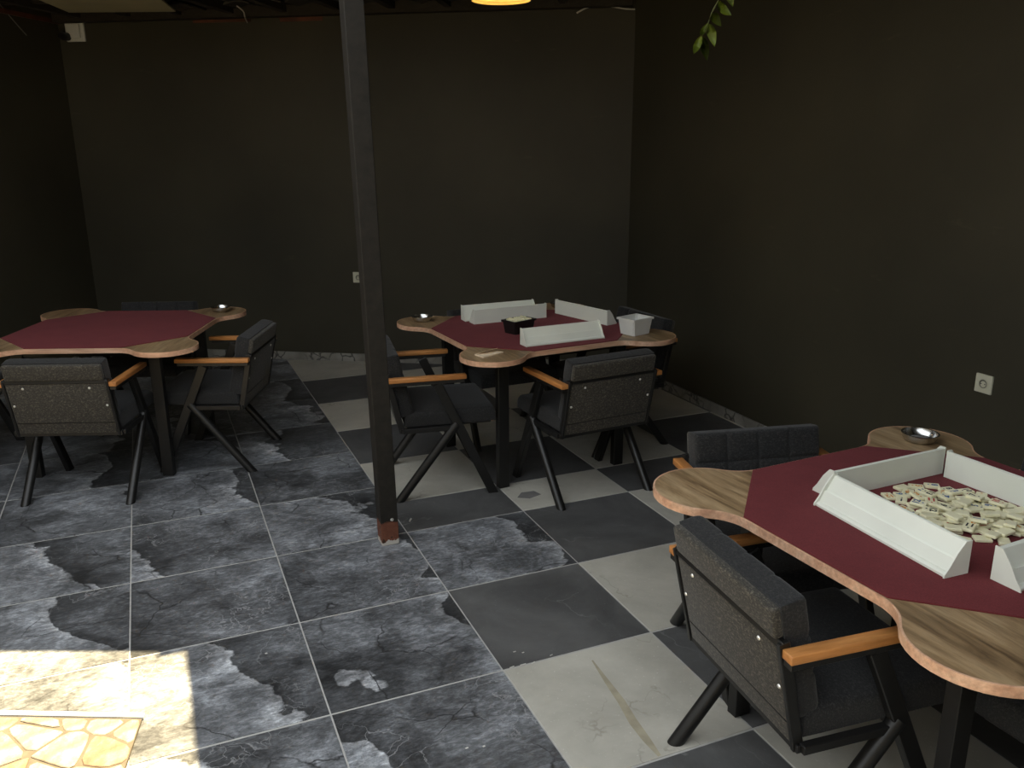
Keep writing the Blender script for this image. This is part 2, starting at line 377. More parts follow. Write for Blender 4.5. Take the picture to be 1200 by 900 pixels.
def prism(bm, poly, z0, z1, bev=0):
    poly = [Vector((p[0], p[1])) for p in poly]
    area = sum(a.x*b.y-b.x*a.y for a, b in zip(poly, poly[1:]+poly[:1]))
    if area < 0: poly = poly[::-1]
    n = len(poly)
    rings = [[bm.verts.new((p.x, p.y, z0)) for p in poly]]
    if bev:
        rings.append([bm.verts.new((p.x, p.y, z1-bev)) for p in poly])
        c = sum(poly, Vector((0, 0)))/n; ins = []
        for i, p in enumerate(poly):
            a = (p-poly[i-1]).normalized(); b = (poly[(i+1) % n]-p).normalized()
            na = Vector((-a.y, a.x)); nb = Vector((-b.y, b.x)); m = na+nb
            d = m.length
            m = m.normalized()/max(.35, m.normalized().dot(na)) if d > 1e-6 else na
            ins.append(p+m*bev)
        rings.append([bm.verts.new((p.x, p.y, z1)) for p in ins])
    else: rings.append([bm.verts.new((p.x, p.y, z1)) for p in poly])
    for a, b in zip(rings, rings[1:]):
        for k in range(n): bm.faces.new((a[k], a[(k+1) % n], b[(k+1) % n], b[k]))
    bm.faces.new(rings[0][::-1]); bm.faces.new(rings[-1])
    return bm
def clip(poly, p, nrm):
    """keep the side of the line through p where dot(q-p, nrm) >= 0"""
    out = []
    for i, a in enumerate(poly):
        b = poly[(i+1) % len(poly)]
        da = (a[0]-p[0])*nrm[0]+(a[1]-p[1])*nrm[1]; db = (b[0]-p[0])*nrm[0]+(b[1]-p[1])*nrm[1]
        if da >= 0: out.append(a)
        if (da >= 0) != (db >= 0):
            t = da/(da-db); out.append((a[0]+t*(b[0]-a[0]), a[1]+t*(b[1]-a[1])))
    return out
def poly_area(p): return .5*abs(sum(a[0]*b[1]-b[0]*a[1] for a, b in zip(p, p[1:]+p[:1])))
def pad(bm, w, d, t, cols, rows, mtx, groove=.009, nx=40, ny=32, r=.022, crown=.006):
    """quilted cushion: w along local x, d along local y, thickness t (local z)"""
    def g(u, v):
        dx = min(u, w-u); dy = min(v, d-v)
        e = 1
        q = min(dx, r)/r; q2 = min(dy, r)/r
        z = t - r*(1-math.sqrt(max(0, 1-(1-q)**2))) - r*(1-math.sqrt(max(0, 1-(1-q2)**2)))
        gr = 0
        for c in range(1, cols): gr = max(gr, math.exp(-((u-w*c/cols)/.006)**2))
        for c in range(1, rows): gr = max(gr, math.exp(-((v-d*c/rows)/.006)**2))
        pu = math.sin(math.pi*((u*cols/w) % 1)); pv = math.sin(math.pi*((v*rows/d) % 1))
        return z - groove*gr + crown*math.sqrt(max(0, pu*pv)) - crown
    def samples(L, n, cells):
        s = {0, L, r*.15, r*.5, r, L-r*.15, L-r*.5, L-r}
        for c in range(1, cells):
            for o in (-.012, -.006, -.003, 0, .003, .006, .012): s.add(L*c/cells+o)
        for c in range(cells):
            for o in (.2, .35, .5, .65, .8): s.add(L*(c+o)/cells)
        return sorted(s)
    us = samples(w, nx, cols); vs = samples(d, ny, rows)
    V = [[bm.verts.new(mtx @ Vector((u-w/2, v-d/2, g(u, v)))) for v in vs] for u in us]
    for i in range(len(us)-1):
        for j in range(len(vs)-1): bm.faces.new((V[i][j], V[i+1][j], V[i+1][j+1], V[i][j+1]))
    border = [V[i][0] for i in range(len(us))] + [V[-1][j] for j in range(1, len(vs))] + [V[i][-1] for i in range(len(us)-2, -1, -1)] + [V[0][j] for j in range(len(vs)-2, 0, -1)]
    co = [(u, 0) for u in us] + [(w, v) for v in vs[1:]] + [(u, d) for u in us[-2::-1]] + [(0, v) for v in vs[-2:0:-1]]
    low = [bm.verts.new(mtx @ Vector((u-w/2, v-d/2, 0))) for u, v in co]
    n = len(border)
    for k in range(n): bm.faces.new((border[(k+1) % n], border[k], low[k], low[(k+1) % n]))
    bm.faces.new(low)
    bmesh.ops.recalc_face_normals(bm, faces=bm.faces[:])
    return bm

# ------------------------------------------------------------------ the room
BL = Vector((-.47, 8.13)); BR = Vector((3.41, 5.76)); RF = Vector((3.36, -1.6))
wd = (BR-BL).normalized(); wn = Vector((wd.y, -wd.x))          # wn points into the room
if wn.y > 0: wn = -wn
ld = -Vector((-wn.x, -wn.y)).normalized(); LE = BL + wn*3.55     # left wall runs square to the back wall
rn = Vector((-1, 0))
rd = (RF-BR).normalized(); rnn = Vector((rd.y, -rd.x)); rnn = rnn if rnn.x < 0 else -rnn
lnn = Vector((wd.x, wd.y))
H = 2.69
def wall(name, a, b, nrm, h, th=.14):
    bm = BM(); out = -nrm*th
    prism(bm, [a, b, b+out, a+out], -.03, h)
    o = link(name, bm, 'wall'); tag(o, kind='structure'); return o
tag(wall('wall_back', BL - wd*.14, BR + wd*.14, wn, H+.10), 'dark painted plaster back wall', None)
tag(wall('wall_right', BR, RF, rnn, H+.10), 'dark painted plaster right wall', None)
tag(wall('wall_left', BL, LE, lnn, H+.10), 'dark painted plaster left wall', None)
tag(wall('wall_front_added', Vector((3.36, -1.6)), Vector((.9, -1.6)), Vector((0, 1)), H+.10), 'unseen dark wall added to block light from the near side', None)  # added out of view so daylight reaches the near table only from the left

CW = Vector((-3.3, -2.6))
tag(wall('wall_courtyard_added', LE, CW, Vector((1, 0)), H+.10), 'dark courtyard side wall out of view, added to cut low light', None)  # unseen wall added to stop low-angle sky light
tag(wall('wall_rear_added', CW, Vector((.9, -2.6)), Vector((0, 1)), H+.10), 'unseen dark wall added behind the viewer to cut low light', None)  # also added out of view, keeps the light coming from above
# floor slab with each tile a child
bm = BM(); prism(bm, [(-6, -4), (3.6, -4), (3.6, 8.6), (-6, 8.6)], -.12, -.0025)
floor = tag(link('floor', bm, 'grout'), 'tiled floor of slate-look and checkerboard tiles', None, kind='structure')
TX0, TY0, TS, TD = -.2307, 3.591, .6, .5957
GAP = .0028
full_mesh = {}
def tile_poly(x0, x1, y0, y1):
    gy = GAP*1.7; p = [(x0+GAP, y0+gy), (x1-GAP, y0+gy), (x1-GAP, y1-gy), (x0+GAP, y1-gy)]
    n0 = len(p)
    q = clip(p, BL+wn*.004, wn); q = clip(q, BR+rnn*.004, rnn) if q else q; q = clip(q, BL+lnn*.004, lnn) if q and (y0 > LE.y-.6) else q
    return q, (q != p)
def add_tile(name, m, x0, x1, y0, y1):
    q, cut = tile_poly(x0, x1, y0, y1)
    if len(q) < 3 or poly_area(q) < .002: return
    cx, cy_ = (x0+x1)/2, (y0+y1)/2
    dz = random.uniform(-.0006, .0006)
    if not cut:
        k = (m, round(x1-x0, 3), round(y1-y0, 3))
        if k not in full_mesh:
            bm = BM(); prism(bm, [(a-cx, b-cy_) for a, b in q], -.012, 0, .0012)
            o = link(name, bm, m, floor, (cx, cy_, dz)); full_mesh[k] = o.data
        else: o = link(name, full_mesh[k], None, floor, (cx, cy_, dz))
    else:
        bm = BM(); prism(bm, [(a-cx, b-cy_) for a, b in q], -.012, 0, .0012)
        o = link(name, bm, m, floor, (cx, cy_, dz))
    return o
XB = TX0+2*TS                      # boundary between slate and checker fields
for c in range(-4, 2):
    for r in range(-9, 5):
        if c < -2 and r < -4 and False: continue
        add_tile('slate_tile', 'stone_tile', TX0+c*TS, TX0+(c+1)*TS, TY0-(r+1)*TD, TY0-r*TD)
add_tile('slate_tile', 'stone_tile', XB, XB+TS, TY0-TD, TY0)
half = [TY0, 3.945, 4.555, 5.175, 5.825, 6.47, 7.19]
for i in range(len(half)-1):
    for c in range(2, 7):
        dark = ((c + i) % 2 == 0)
        if c == 6:
            add_tile('charcoal_tile' if dark else 'pale_tile', 'dark_tile' if dark else 'light_tile', TX0+c*TS, 3.5, half[i], half[i+1])
        else:
            add_tile('charcoal_tile' if dark else 'pale_tile', 'dark_tile' if dark else 'light_tile', TX0+c*TS, TX0+(c+1)*TS, half[i], half[i+1])
for r in range(0, 8):
    for c in range(2, 7):
        if c == 2 and r == 0: continue
        dark = ((c + r) % 2 == 1)
        x1 = TX0+(c+1)*TS if c < 6 else 3.5
        add_tile('charcoal_tile' if dark else 'pale_tile', 'dark_tile' if dark else 'light_tile', TX0+c*TS, x1, TY0-(r+1)*TD, TY0-r*TD)
# grey tape-like mark on one pale tile
bm = BM(); prism(bm, [(-.075, -.01), (-.02, -.045), (.055, -.02), (.04, .035), (-.03, .042)], 0, .0010)
tag(link('floor_patch', bm, 'ash', None, (1.68, 3.76, .0008)), 'small grey worn patch on a pale floor tile under the checker table', 'patch')

# dried brown streak and a few white paint chips, where the photograph shows them on the floor
def at_floor(px, py):
    d = fw + rr*(px-600)/1000 + uu*(450-py)/1000; t = -CAMH/d.z; return Vector((d.x*t, d.y*t))
MT['streak'] = plain('dried_brown_streak', (.36, .325, .235), .6, var=.15, vscale=20)
ctr = [(694, 774), (712, 800), (728, 822), (742, 846), (757, 866), (773, 886)]
wdt = [.003, .010, .014, .016, .014, .006]
L_, R_ = [], []
for (px, py), w_ in zip(ctr, wdt):
    q = at_floor(px, py); L_.append(q+Vector((-w_, -w_*.3))); R_.append(q+Vector((w_, w_*.3)))
bm = BM()
lv = [bm.verts.new((q.x, q.y, .0009)) for q in L_]; rv = [bm.verts.new((q.x, q.y, .0009)) for q in R_]
for i in range(len(lv)-1): bm.faces.new((lv[i], rv[i], rv[i+1], lv[i+1]))
bmesh.ops.recalc_face_normals(bm, faces=bm.faces[:])
link('dried_streak', bm, 'streak', floor)
for px, py, w_, h_ in [(603, 764, .010, .004), (613, 765, .008, .004), (600, 782, .018, .004), (613, 779, .022, .004), (625, 777, .016, .004), (646, 768, .012, .003), (312, 766, .008, .005), (547, 877, .010, .006), (567, 875, .008, .006)]:
    q = at_floor(px, py); bm = BM(); box(bm, (-w_/2, -h_/2, 0), (w_/2, h_/2, .0015)); o = link('paint_chip', bm, 'strip', floor, (q.x, q.y, .0006), (0, 0, random.uniform(0, .5)))

# skirting
def skirting(name, a, b, nrm, h=.066):
    bm = BM(); prism(bm, [a, b, b+nrm*.014, a+nrm*.014], .0008, h)
    tag(link(name, bm, 'base'), 'cracked pale marble skirting', None, kind='structure')
skirting('baseboard_back', BL, BR, wn); skirting('baseboard_right', BR+wn*.014, RF, rnn); skirting('baseboard_left', BL, LE, lnn)

# roof over the L-shaped covered area; open to the sky over the courtyard side
PC = Vector((.89, 3.50))
ea = Vector((-.894, .447))
bm = BM(); prism(bm, [BL-wd*.14-wn*.14, BR+wd*.1-wn*.1, RF+Vector((.14, -.14)), Vector((.89, -1.74)), PC, LE-lnn*.14+wn*.2], H+.10, H+.16)
ceil = tag(link('ceiling', bm, 'ceil'), 'dark boarded roof underside', None, kind='structure')
ang_w = math.atan2(wd.y, wd.x)
# wall beam along the top of the back wall
def ceil_bar(name, a, b, w, h, ztop, m, side=(0, 0, 1)):
    bm = BM(); mm, L = frame_to((0, 0, 0), (b[0]-a[0], b[1]-a[1], 0), side)
    box(bm, (-w/2, -h, 0), (w/2, 0, L), mm, .003)
    o = link(name, bm, m, ceil, (a[0], a[1], ztop)); return o
ceil_bar('wall_beam', BL+wn*.05+wd*.02, BR+wn*.05-wd*.02, .09, .10, H+.10, 'batten')
for k in range(5):
    d = .62+k*.62
    a = BL+wn*d; b = BR+wn*d
    a = a+wd*.02; tt = (3.38-a.x)/wd.x; b = a+wd*(tt-.02)
    if k >= 3: a = a+wd*.3
    ceil_bar('purlin', a, b, .07, .045, H+.10, 'batten')
k = 0
s = .25
while s < 4.4:
    a = BL+wd*s+wn*.1; b = BL+wd*s+wn*min(2.4, max(.4, (4.4-s)*1.1+.5))
    ceil_bar('rafter', a, b, .05, .075, H+.10, 'batten'); s += .42
# clay tiles seen from below between the battens
s = 1.05; kk = 0
rt_mesh = None
for row in range(3):
    for q in range(14):
        p = BL+wd*(.98+q*.235+(row % 2)*.05)+wn*(.2+row*.36)
        if p.x > 3.2: continue
        if rt_mesh is None:
            bm = BM(); n = 7
            pr = [(-.1+.2*i/n, .022*math.sin(math.pi*i/n)) for i in range(n+1)]
            up = [[bm.verts.new((x, y, z)) for x, z in pr] for y in (-.16, .16)]
            dn = [[bm.verts.new((x, y, z-.012)) for x, z in pr] for y in (-.16, .16)]
            for i in range(n):
                bm.faces.new((up[0][i], up[0][i+1], up[1][i+1], up[1][i])); bm.faces.new((dn[0][i], dn[1][i], dn[1][i+1], dn[0][i+1]))
                bm.faces.new((up[0][i], dn[0][i], dn[0][i+1], up[0][i+1])); bm.faces.new((up[1][i], up[1][i+1], dn[1][i+1], dn[1][i]))
            bm.faces.new((up[0][0], up[1][0], dn[1][0], dn[0][0])); bm.faces.new((up[0][n], dn[0][n], dn[1][n], up[1][n]))
            bmesh.ops.recalc_face_normals(bm, faces=bm.faces[:])
            o = link('roof_tile', bm, 'rtile', ceil); rt_mesh = o.data
        else: o = link('roof_tile', rt_mesh, None, ceil)
        o.location = (p.x, p.y, H+.072-random.uniform(0, .012)); o.rotation_euler = (random.uniform(-.05, .05)+.03, 0, ang_w+random.uniform(-.04, .04))
# pale board in the back left of the ceiling
bm = BM(); a0 = BL+wd*.10+wn*.11; a1 = BL+wd*.90+wn*.11
def at_z(px, py, z):
    d = fw + rr*(px-600)/1000 + uu*(450-py)/1000; t = (z-CAMH)/d.z; return Vector((d.x*t, d.y*t))
A_, B_, C_, D_ = at_z(81, 15, H), at_z(206, 14, H), at_z(184, -4, H), at_z(36, -4, H)
prism(bm, [A_, B_, C_, D_], H+.001, H+.012)
pn = tag(link('ceiling_panel', bm, 'panel', ceil), 'pale cream ceiling board')
# reddish trims
def trim(name, a, b, nrm, z0, z1, m, off=.0, th=.012):
    bm = BM(); prism(bm, [a+nrm*off, b+nrm*off, b+nrm*(off+th), a+nrm*(off+th)], z0, z1)
    tag(link(name, bm, m), 'reddish wooden strip at the wall top', None, kind='structure')
trim('trim_1', BL+lnn*.0, BL+wn*1.4, lnn, H-.002, H+.03, 'redwood', 0, .02)
trim('trim_2', BL+wd*1.15, BL+wd*1.62, wn, H-.022, H-.002, 'redwood')
trim('trim_3', BL+wd*1.86, BL+wd*2.2, wn, H-.03, H-.002, 'redwood')

# ------------------------------------------------------------------ support post
post = empty('support_post', (.865, 3.53, 0)); tag(post, 'black square steel post with rust at its foot, between the tables', 'post')
bm = BM(); box(bm, (-.04, -.04, 0), (.04, .04, H+.10), None, .003)
po = link('shaft', bm, 'post', post)
bm = BM(); lathe(bm, [(0, .006), (.006, .005), (.008, 0)], 10); q = link('bolt', bm, 'screw', post, (.012, -.041, .125), (R(90), 0, 0))
post.rotation_euler = (0, R(-1.0), 0)

# ------------------------------------------------------------------ chair
def cut_floor(bm):
    r = bmesh.ops.bisect_plane(bm, geom=bm.verts[:]+bm.edges[:]+bm.faces[:], plane_co=(0, 0, 0), plane_no=(0, 0, 1), clear_inner=True)
    ed = [e for e in r['geom_cut'] if isinstance(e, bmesh.types.BMEdge)]
    bmesh.ops.contextual_create(bm, geom=ed)
def make_chair():
    c = empty('armchair')
    Wd = .265
    for s in (1, -1):
        y = s*Wd
        bm = BM(); bar(bm, (-.035, y, .612), (.2633, y, -.04), .047, .028, bev=.003); cut_floor(bm)
        link('front_leg', bm, 'metal', c)
        bm = BM(); tube(bm, (-.276, y, -.04), (.062, y, .395), .0228, 18); cut_floor(bm)
        smooth(link('rear_leg', bm, 'metal', c))
        bm = BM(); y = s*.274; box(bm, (-.287, y-.019, .632), (.112, y+.019, .655), None, .003, 2)
        a = link('armrest', bm, 'arm', c); smooth(a, 50)
        bm = BM(); box(bm, (-.284, y-.015, .614), (.10, y+.015, .632), None, .002)
        link('arm_support', bm, 'metal', a)
        bm = BM(); y = s*Wd; box(bm, (-.215, y-.012, .362), (.065, y+.012, .386), None, .002)
        link('side_rail', bm, 'metal', c)
    bm = BM()
    for s in (1, -1):
        bar(bm, (-.214, s*.2495, .362), (-.282, s*.2495, .668), .030, .014, bev=.002)
    bar(bm, (-.279, -.256, .658), (-.279, .256, .658), .02, .022, side=(1, 0, -.2), bev=.002)
    bar(bm, (-.216, -Wd, .372), (-.216, Wd, .372), .022, .022, side=(1, 0, 0), bev=.002)
    bar(bm, (.06, -Wd, .374), (.06, Wd, .374), .022, .022, side=(1, 0, 0), bev=.002)
    link('back_frame', bm, 'metal', c)
    # backrest board and cushion in the tilted plane
    tilt = math.atan2(.068, .306)
    up = Vector((-math.sin(tilt), 0, math.cos(tilt))); fwd = Vector((math.cos(tilt), 0, math.sin(tilt))); lat = Vector((0, 1, 0))
    def bmx(p): 
        m = Matrix((lat, up, fwd)).transposed().to_4x4(); m.translation = p; return m   # local x->lat, y->up, z->fwd
    P0 = Vector((-.214, 0, .362))
    bm = BM(); box(bm, (-.243, .012, -.010), (.243, .305, .012), bmx(P0), .006, 2)
    bb = link('back_panel', bm, 'backboard', c); smooth(bb, 50)
    bm = BM(); box(bm, (-.240, .075, -.0115), (.240, .078, -.009), bmx(P0)); link('seam', bm, 'metal', bb)
    bm0 = BM(); lathe(bm0, [(0, .004), (.005, .003), (.0065, 0)], 10)
    scm = None
    for (sx, sy_) in ((-.16, .272), (.16, .272), (-.225, .175), (.225, .175)):
        if scm is None:
            o = link('screw', bm0, 'screw', bb); scm = o.data
        else: o = link('screw', scm, None, bb)
        m = bmx(P0) @ Matrix.Translation((sx, sy_, -.011)) @ Matrix.Rotation(math.pi, 4, 'X')
        o.matrix_local = m
    bm = BM(); pad(bm, .478, .322, .074, 4, 3, bmx(P0 + up*(.075+.161) + fwd*.012), groove=.005, r=.014, crown=.003)
    # upper part of the cushion also covers the back above the frame
    cu = link('back_cushion', bm, 'fabric', c); smooth(cu, 60)
    bm = BM(); box(bm, (-.237, .312, -.012), (.237, .394, .015), bmx(P0), .008, 3)
    smooth(link('cushion_back', bm, 'backboard', cu), 50)
    bm = BM(); m = Matrix.Translation((.035, 0, .388)); pad(bm, .465, .49, .078, 1, 1, m, groove=0, r=.022, crown=.006)
    smooth(link('seat_cushion', bm, 'fabric', c), 60)
    bm = BM(); box(bm, (-.19, -.235, .376), (.245, .235, .389), None, .003); link('seat_board', bm, 'metal', c)
    return c
proto = make_chair()
CH = 'armchairs around the game tables'
chairs = [
 # x, y, facing deg, label
 (-.395, 4.815, 69, 'black fabric armchair seen from behind at the near side of the left table'),
 (.27, 5.035, 157, 'black fabric armchair seen side-on at the right side of the left table'),
 (-.07, 5.84, -111, 'black fabric armchair behind the left table, only its back top showing'),
 (-1.20, 5.68, -24, 'black fabric armchair left of the left table, cut off by the picture edge'),
 (1.320, 4.175, -9, 'black fabric armchair right of the post, at the left side of the middle table'),
 (2.000, 3.800, 94, 'black fabric armchair seen from behind at the near side of the middle table'),
 (2.485, 4.392, 184, 'black fabric armchair in the dark at the right side of the middle table'),
 (1.925, 4.74, -88, 'black fabric armchair behind the middle table, hidden by the white racks'),
 (1.535, 1.56, -5.4, 'black fabric armchair in the foreground at the left side of the near table'),
 (1.895, 2.12, -103, 'black fabric armchair with quilted back showing behind the near table'),
 (2.44, 1.585, 181, 'black fabric armchair at the right side of the near table by the dark wall'),
 (2.03, .985, 92, 'black fabric armchair in the bottom right corner under the near table'),
]
for i, (x, y, a, lb) in enumerate(chairs):
    o = proto if i == 0 else copy_tree(proto)
    o.location = (x, y, .0012); o.rotation_euler = (0, 0, R(a)); tag(o, lb, 'armchair', CH)

# ------------------------------------------------------------------ tables
TH = .76
def table_outline(h=.508, c=.456, Rl=.164, rf=.13, n=8, nl=22):
    dx = h+rf-c; dd = rf+Rl; dy = math.sqrt(dd*dd-dx*dx); yf = c-dy
    F = Vector((h+rf, yf)); Cc = Vector((c, c)); t = (Cc-F).normalized()
    a0 = math.pi; a1 = math.atan2(t.y, t.x)             # fillet sweeps clockwise from pi to a1
    q = []
    for i in range(n+1):
        a = a0+(a1-a0)*i/n; q.append(F+rf*Vector((math.cos(a), math.sin(a))))
    s = math.atan2(-t.y, -t.x)                           # on the lobe
    e = math.pi/2 - s
    for i in range(1, nl):
        a = s+(e-s)*i/nl; q.append(Cc+Rl*Vector((math.cos(a), math.sin(a))))
    q += [Vector((p.y, p.x)) for p in reversed(q[:n+1])]
    out = []
    for k in range(4):
        ca, sa = math.cos(k*math.pi/2), math.sin(k*math.pi/2)
        out += [Vector((p.x*ca-p.y*sa, p.x*sa+p.y*ca)) for p in q]
    return out
OUT = table_outline()
def make_table():
    t = empty('game_table')
    bm = BM(); prism(bm, OUT, TH-.025, TH-.001, .001); link('tabletop', bm, 'top', t)
    # edge band: ring just outside
    bm = BM(); n = len(OUT); ring = []
    for i, p in enumerate(OUT):
        tg = (OUT[(i+1) % n]-OUT[i-1]).normalized(); nn = Vector((tg.y, -tg.x))
        po_ = p+nn*.0022; pi = p-nn*.003
        ring.append([bm.verts.new((pi.x, pi.y, TH-.026)), bm.verts.new((po_.x, po_.y, TH-.026)), bm.verts.new((po_.x, po_.y, TH-.001)), bm.verts.new((p.x, p.y, TH-.0004)), bm.verts.new((pi.x, pi.y, TH-.0008))])
    for i in range(n):
        a, b = ring[i], ring[(i+1) % n]
        for k in range(5): bm.faces.new((a[k], a[(k+1) % 5], b[(k+1) % 5], b[k]))
    bmesh.ops.recalc_face_normals(bm, faces=bm.faces[:])
    link('edge_band', bm, 'edge', t)
    f, ch = .503, .258
    o8 = [(f, -f+ch), (f, f-ch), (f-ch, f), (-f+ch, f), (-f, f-ch), (-f, -f+ch), (-f+ch, -f), (f-ch, -f)]
    bm = BM(); prism(bm, o8, TH-.001, TH+.003, .001); link('felt_top', bm, 'felt', t)
    for sx in (1, -1):
        for sy_ in (1, -1):
            bm = BM(); box(bm, (sx*.36-.03, sy_*.36-.02, 0), (sx*.36+.03, sy_*.36+.02, TH-.025), None, .002); link('leg', bm, 'metal', t)
    bm = BM()
    for s in (1, -1):
        box(bm, (-.36, s*.36-.012, TH-.075), (.36, s*.36+.012, TH-.025)); box(bm, (s*.36-.012, -.35, TH-.075), (s*.36+.012, .35, TH-.025))
    link('under_frame', bm, 'metal', t)
    return t
T = {}
tp = make_table()
for k, (x, y, a, lb) in {'T2': (1.928, 4.300, 4.0, 'wooden game table with burgundy felt in the middle, holding racks and two tubs'),
                         'T1': (-.240, 5.291, -21.5, 'wooden game table with bare burgundy felt on the left'),
                         'T3': (1.956, 1.546, 3.0, 'wooden game table with burgundy felt in the right foreground, covered with tiles')}.items():
    o = tp if k == 'T2' else copy_tree(tp)
    o.location = (x, y, .0012); o.rotation_euler = (0, 0, R(a)); tag(o, lb, 'table', 'game tables'); T[k] = (x, y, a)
Z = TH+.0042            # on the felt
ZW = TH+.0012           # on bare wood

# ------------------------------------------------------------------ racks
def make_rack():
    r = empty('tile_rack')
    L = .452
    pr = [(0, 0), (.070, 0), (.070, .006), (.064, .011), (.058, .012), (.042, .042), (.038, .040), (.035, .044), (.012, .082), (.006, .084), (0, .082)]
    bm = BM()
    A = [bm.verts.new((x, -L/2, z)) for x, z in pr]; B = [bm.verts.new((x, L/2, z)) for x, z in pr]; n = len(pr)
    for i in range(n): bm.faces.new((A[i], A[(i+1) % n], B[(i+1) % n], B[i]))
    bm.faces.new(A[::-1]); bm.faces.new(B); bmesh.ops.recalc_face_normals(bm, faces=bm.faces[:])
    link('body', bm, 'rack', r)
    ep = [(-.001, 0), (.075, 0), (.074, .008), (.060, .026), (.040, .060), (.018, .086), (-.001, .087)]
    for s in (1, -1):
        bm = BM(); A = [bm.verts.new((x, s*L/2, z)) for x, z in ep]; B = [bm.verts.new((x, s*(L/2+.004), z)) for x, z in ep]; n = len(ep)
        for i in range(n): bm.faces.new((A[i], A[(i+1) % n], B[(i+1) % n], B[i]))
        bm.faces.new(A); bm.faces.new(B); bmesh.ops.recalc_face_normals(bm, faces=bm.faces[:])
        link('end_plate', bm, 'rack', r)
    return r
rk = make_rack()
S = .944
racks = [  # x,y (vertical back face centre), direction the slope faces (deg), label
 (1.838*S, 1.60*S, 178, 'white plastic tile rack sloping towards the foreground chair, left of the tile pile'),
 (2.092*S, 1.868*S, 92, 'white plastic tile rack standing behind the tile pile, its dim inner face showing'),
 (2.328*S, 1.61*S, 3, 'white plastic tile rack right of the tile pile, cut off by the picture edge'),
 (2.10*S, 1.325*S, -87, 'white plastic tile rack in front of the tile pile at the right picture edge'),
 (1.985*S, 4.945*S, -90, 'rearmost white tile rack on the middle table'),
 (2.005*S, 4.770*S, 91, 'upright-faced white tile rack just before the rearmost one on the middle table'),
 (2.418*S, 4.64*S, 14, 'white tile rack standing on the right of the middle table, its sloped side dark'),
 (2.05*S, 4.178*S, -88, 'white tile rack at the near edge of the middle table, sloped face to the viewer'),
]
for i, (x, y, a, lb) in enumerate(racks):
    o = rk if i == 0 else copy_tree(rk)
    o.location = (x, y, Z+.0005); o.rotation_euler = (0, 0, R(a)); tag(o, lb, 'rack', 'white tile racks')

# ------------------------------------------------------------------ ashtrays
def make_ashtray():
    a = empty('ashtray')
    bm = BM(); lathe(bm, [(0, 0), (.040, 0), (.050, .004), (.056, .014), (.058, .026), (.062, .028), (.062, .030), (.056, .030), (.053, .018), (.046, .008), (0, .006)], 40)
    smooth(link('bowl', bm, 'steel', a), 50)
    bm = BM(); lathe(bm, [(0, .0095), (.030, .0085), (.040, .0075), (.040, .007), (0, .007)], 20); link('ash_layer', bm, 'ash', a)
    return a
asx = make_ashtray()
def lob(k, sx, sy_, f=.466):
    x, y, a = T[k]; a = R(a); return (x+f*(sx*math.cos(a)-sy_*math.sin(a)), y+f*(sx*math.sin(a)+sy_*math.cos(a)))
for i, (p, lb) in enumerate([(lob('T2', -1, 1, .47), 'round steel ashtray on the left corner of the middle table'),
    (lob('T2', 1, 1, .45), 'round steel ashtray on the back corner of the middle table behind a rack'),
    (lob('T1', 1, 1, .47), 'round steel ashtray on the back right corner of the left table'),
    (lob('T1', -1, -1, .47), 'round steel ashtray at the left picture edge on the left table'),
    (lob('T3', 1, 1, .46), 'round steel ashtray on the back corner of the near table by the dark wall')]):
    o = asx if i == 0 else copy_tree(asx)
    o.location = (*p, ZW); tag(o, lb, 'ashtray', 'steel ashtrays')

# ------------------------------------------------------------------ tubs
def tub(name, m, w, d, h, loc, rz, lb, wall_t=.004, taper=.8, lip=True):
    t = empty(name, loc, R(rz)); tag(t, lb, 'tub')
    bm = BM()
    def ring(a, b, z): return [bm.verts.new((sx*a/2, sy_*b/2, z)) for sx, sy_ in ((-1, -1), (1, -1), (1, 1), (-1, 1))]
    rs = [ring(w*taper, d*taper, 0), ring(w, d, h), ring(w-2*wall_t, d-2*wall_t, h), ring(w*taper-2*wall_t, d*taper-2*wall_t, wall_t)]
    for a, b in zip(rs, rs[1:]):
        for k in range(4): bm.faces.new((a[k], a[(k+1) % 4], b[(k+1) % 4], b[k]))
    bm.faces.new(rs[0][::-1]); bm.faces.new(rs[-1])
    bmesh.ops.bevel(bm, geom=[e for e in bm.edges if abs(e.verts[0].co.z-e.verts[1].co.z) > h*.5], offset=.006, segments=3, affect='EDGES')
    bmesh.ops.recalc_face_normals(bm, faces=bm.faces[:])
    smooth(link('body', bm, m, t), 35)
    bm = BM(); q = []
    for a, z0 in ((w+.006, h-.010), (w+.006, h+.001), (w-2*wall_t, h+.001), (w-2*wall_t, h-.003)):
        b = d+(a-w); q.append(ring(a, b, z0))
    for a, b in zip(q, q[1:]):
        for k in range(4): bm.faces.new((a[k], a[(k+1) % 4], b[(k+1) % 4], b[k]))
    bmesh.ops.recalc_face_normals(bm, faces=bm.faces[:])
    link('rim', bm, m, t)
    return t
tub('white_tub', 'whitebox', .150, .122, .090, (2.522*S, 4.158*S, ZW+.001), 16, 'white plastic tub on the right corner of the middle table', taper=.84)
tub('black_tub', 'blackbox', .155, .105, .072, (1.925*S, 4.462*S, Z), 20, 'black plastic tub filled with tiles on the middle table', taper=.86)
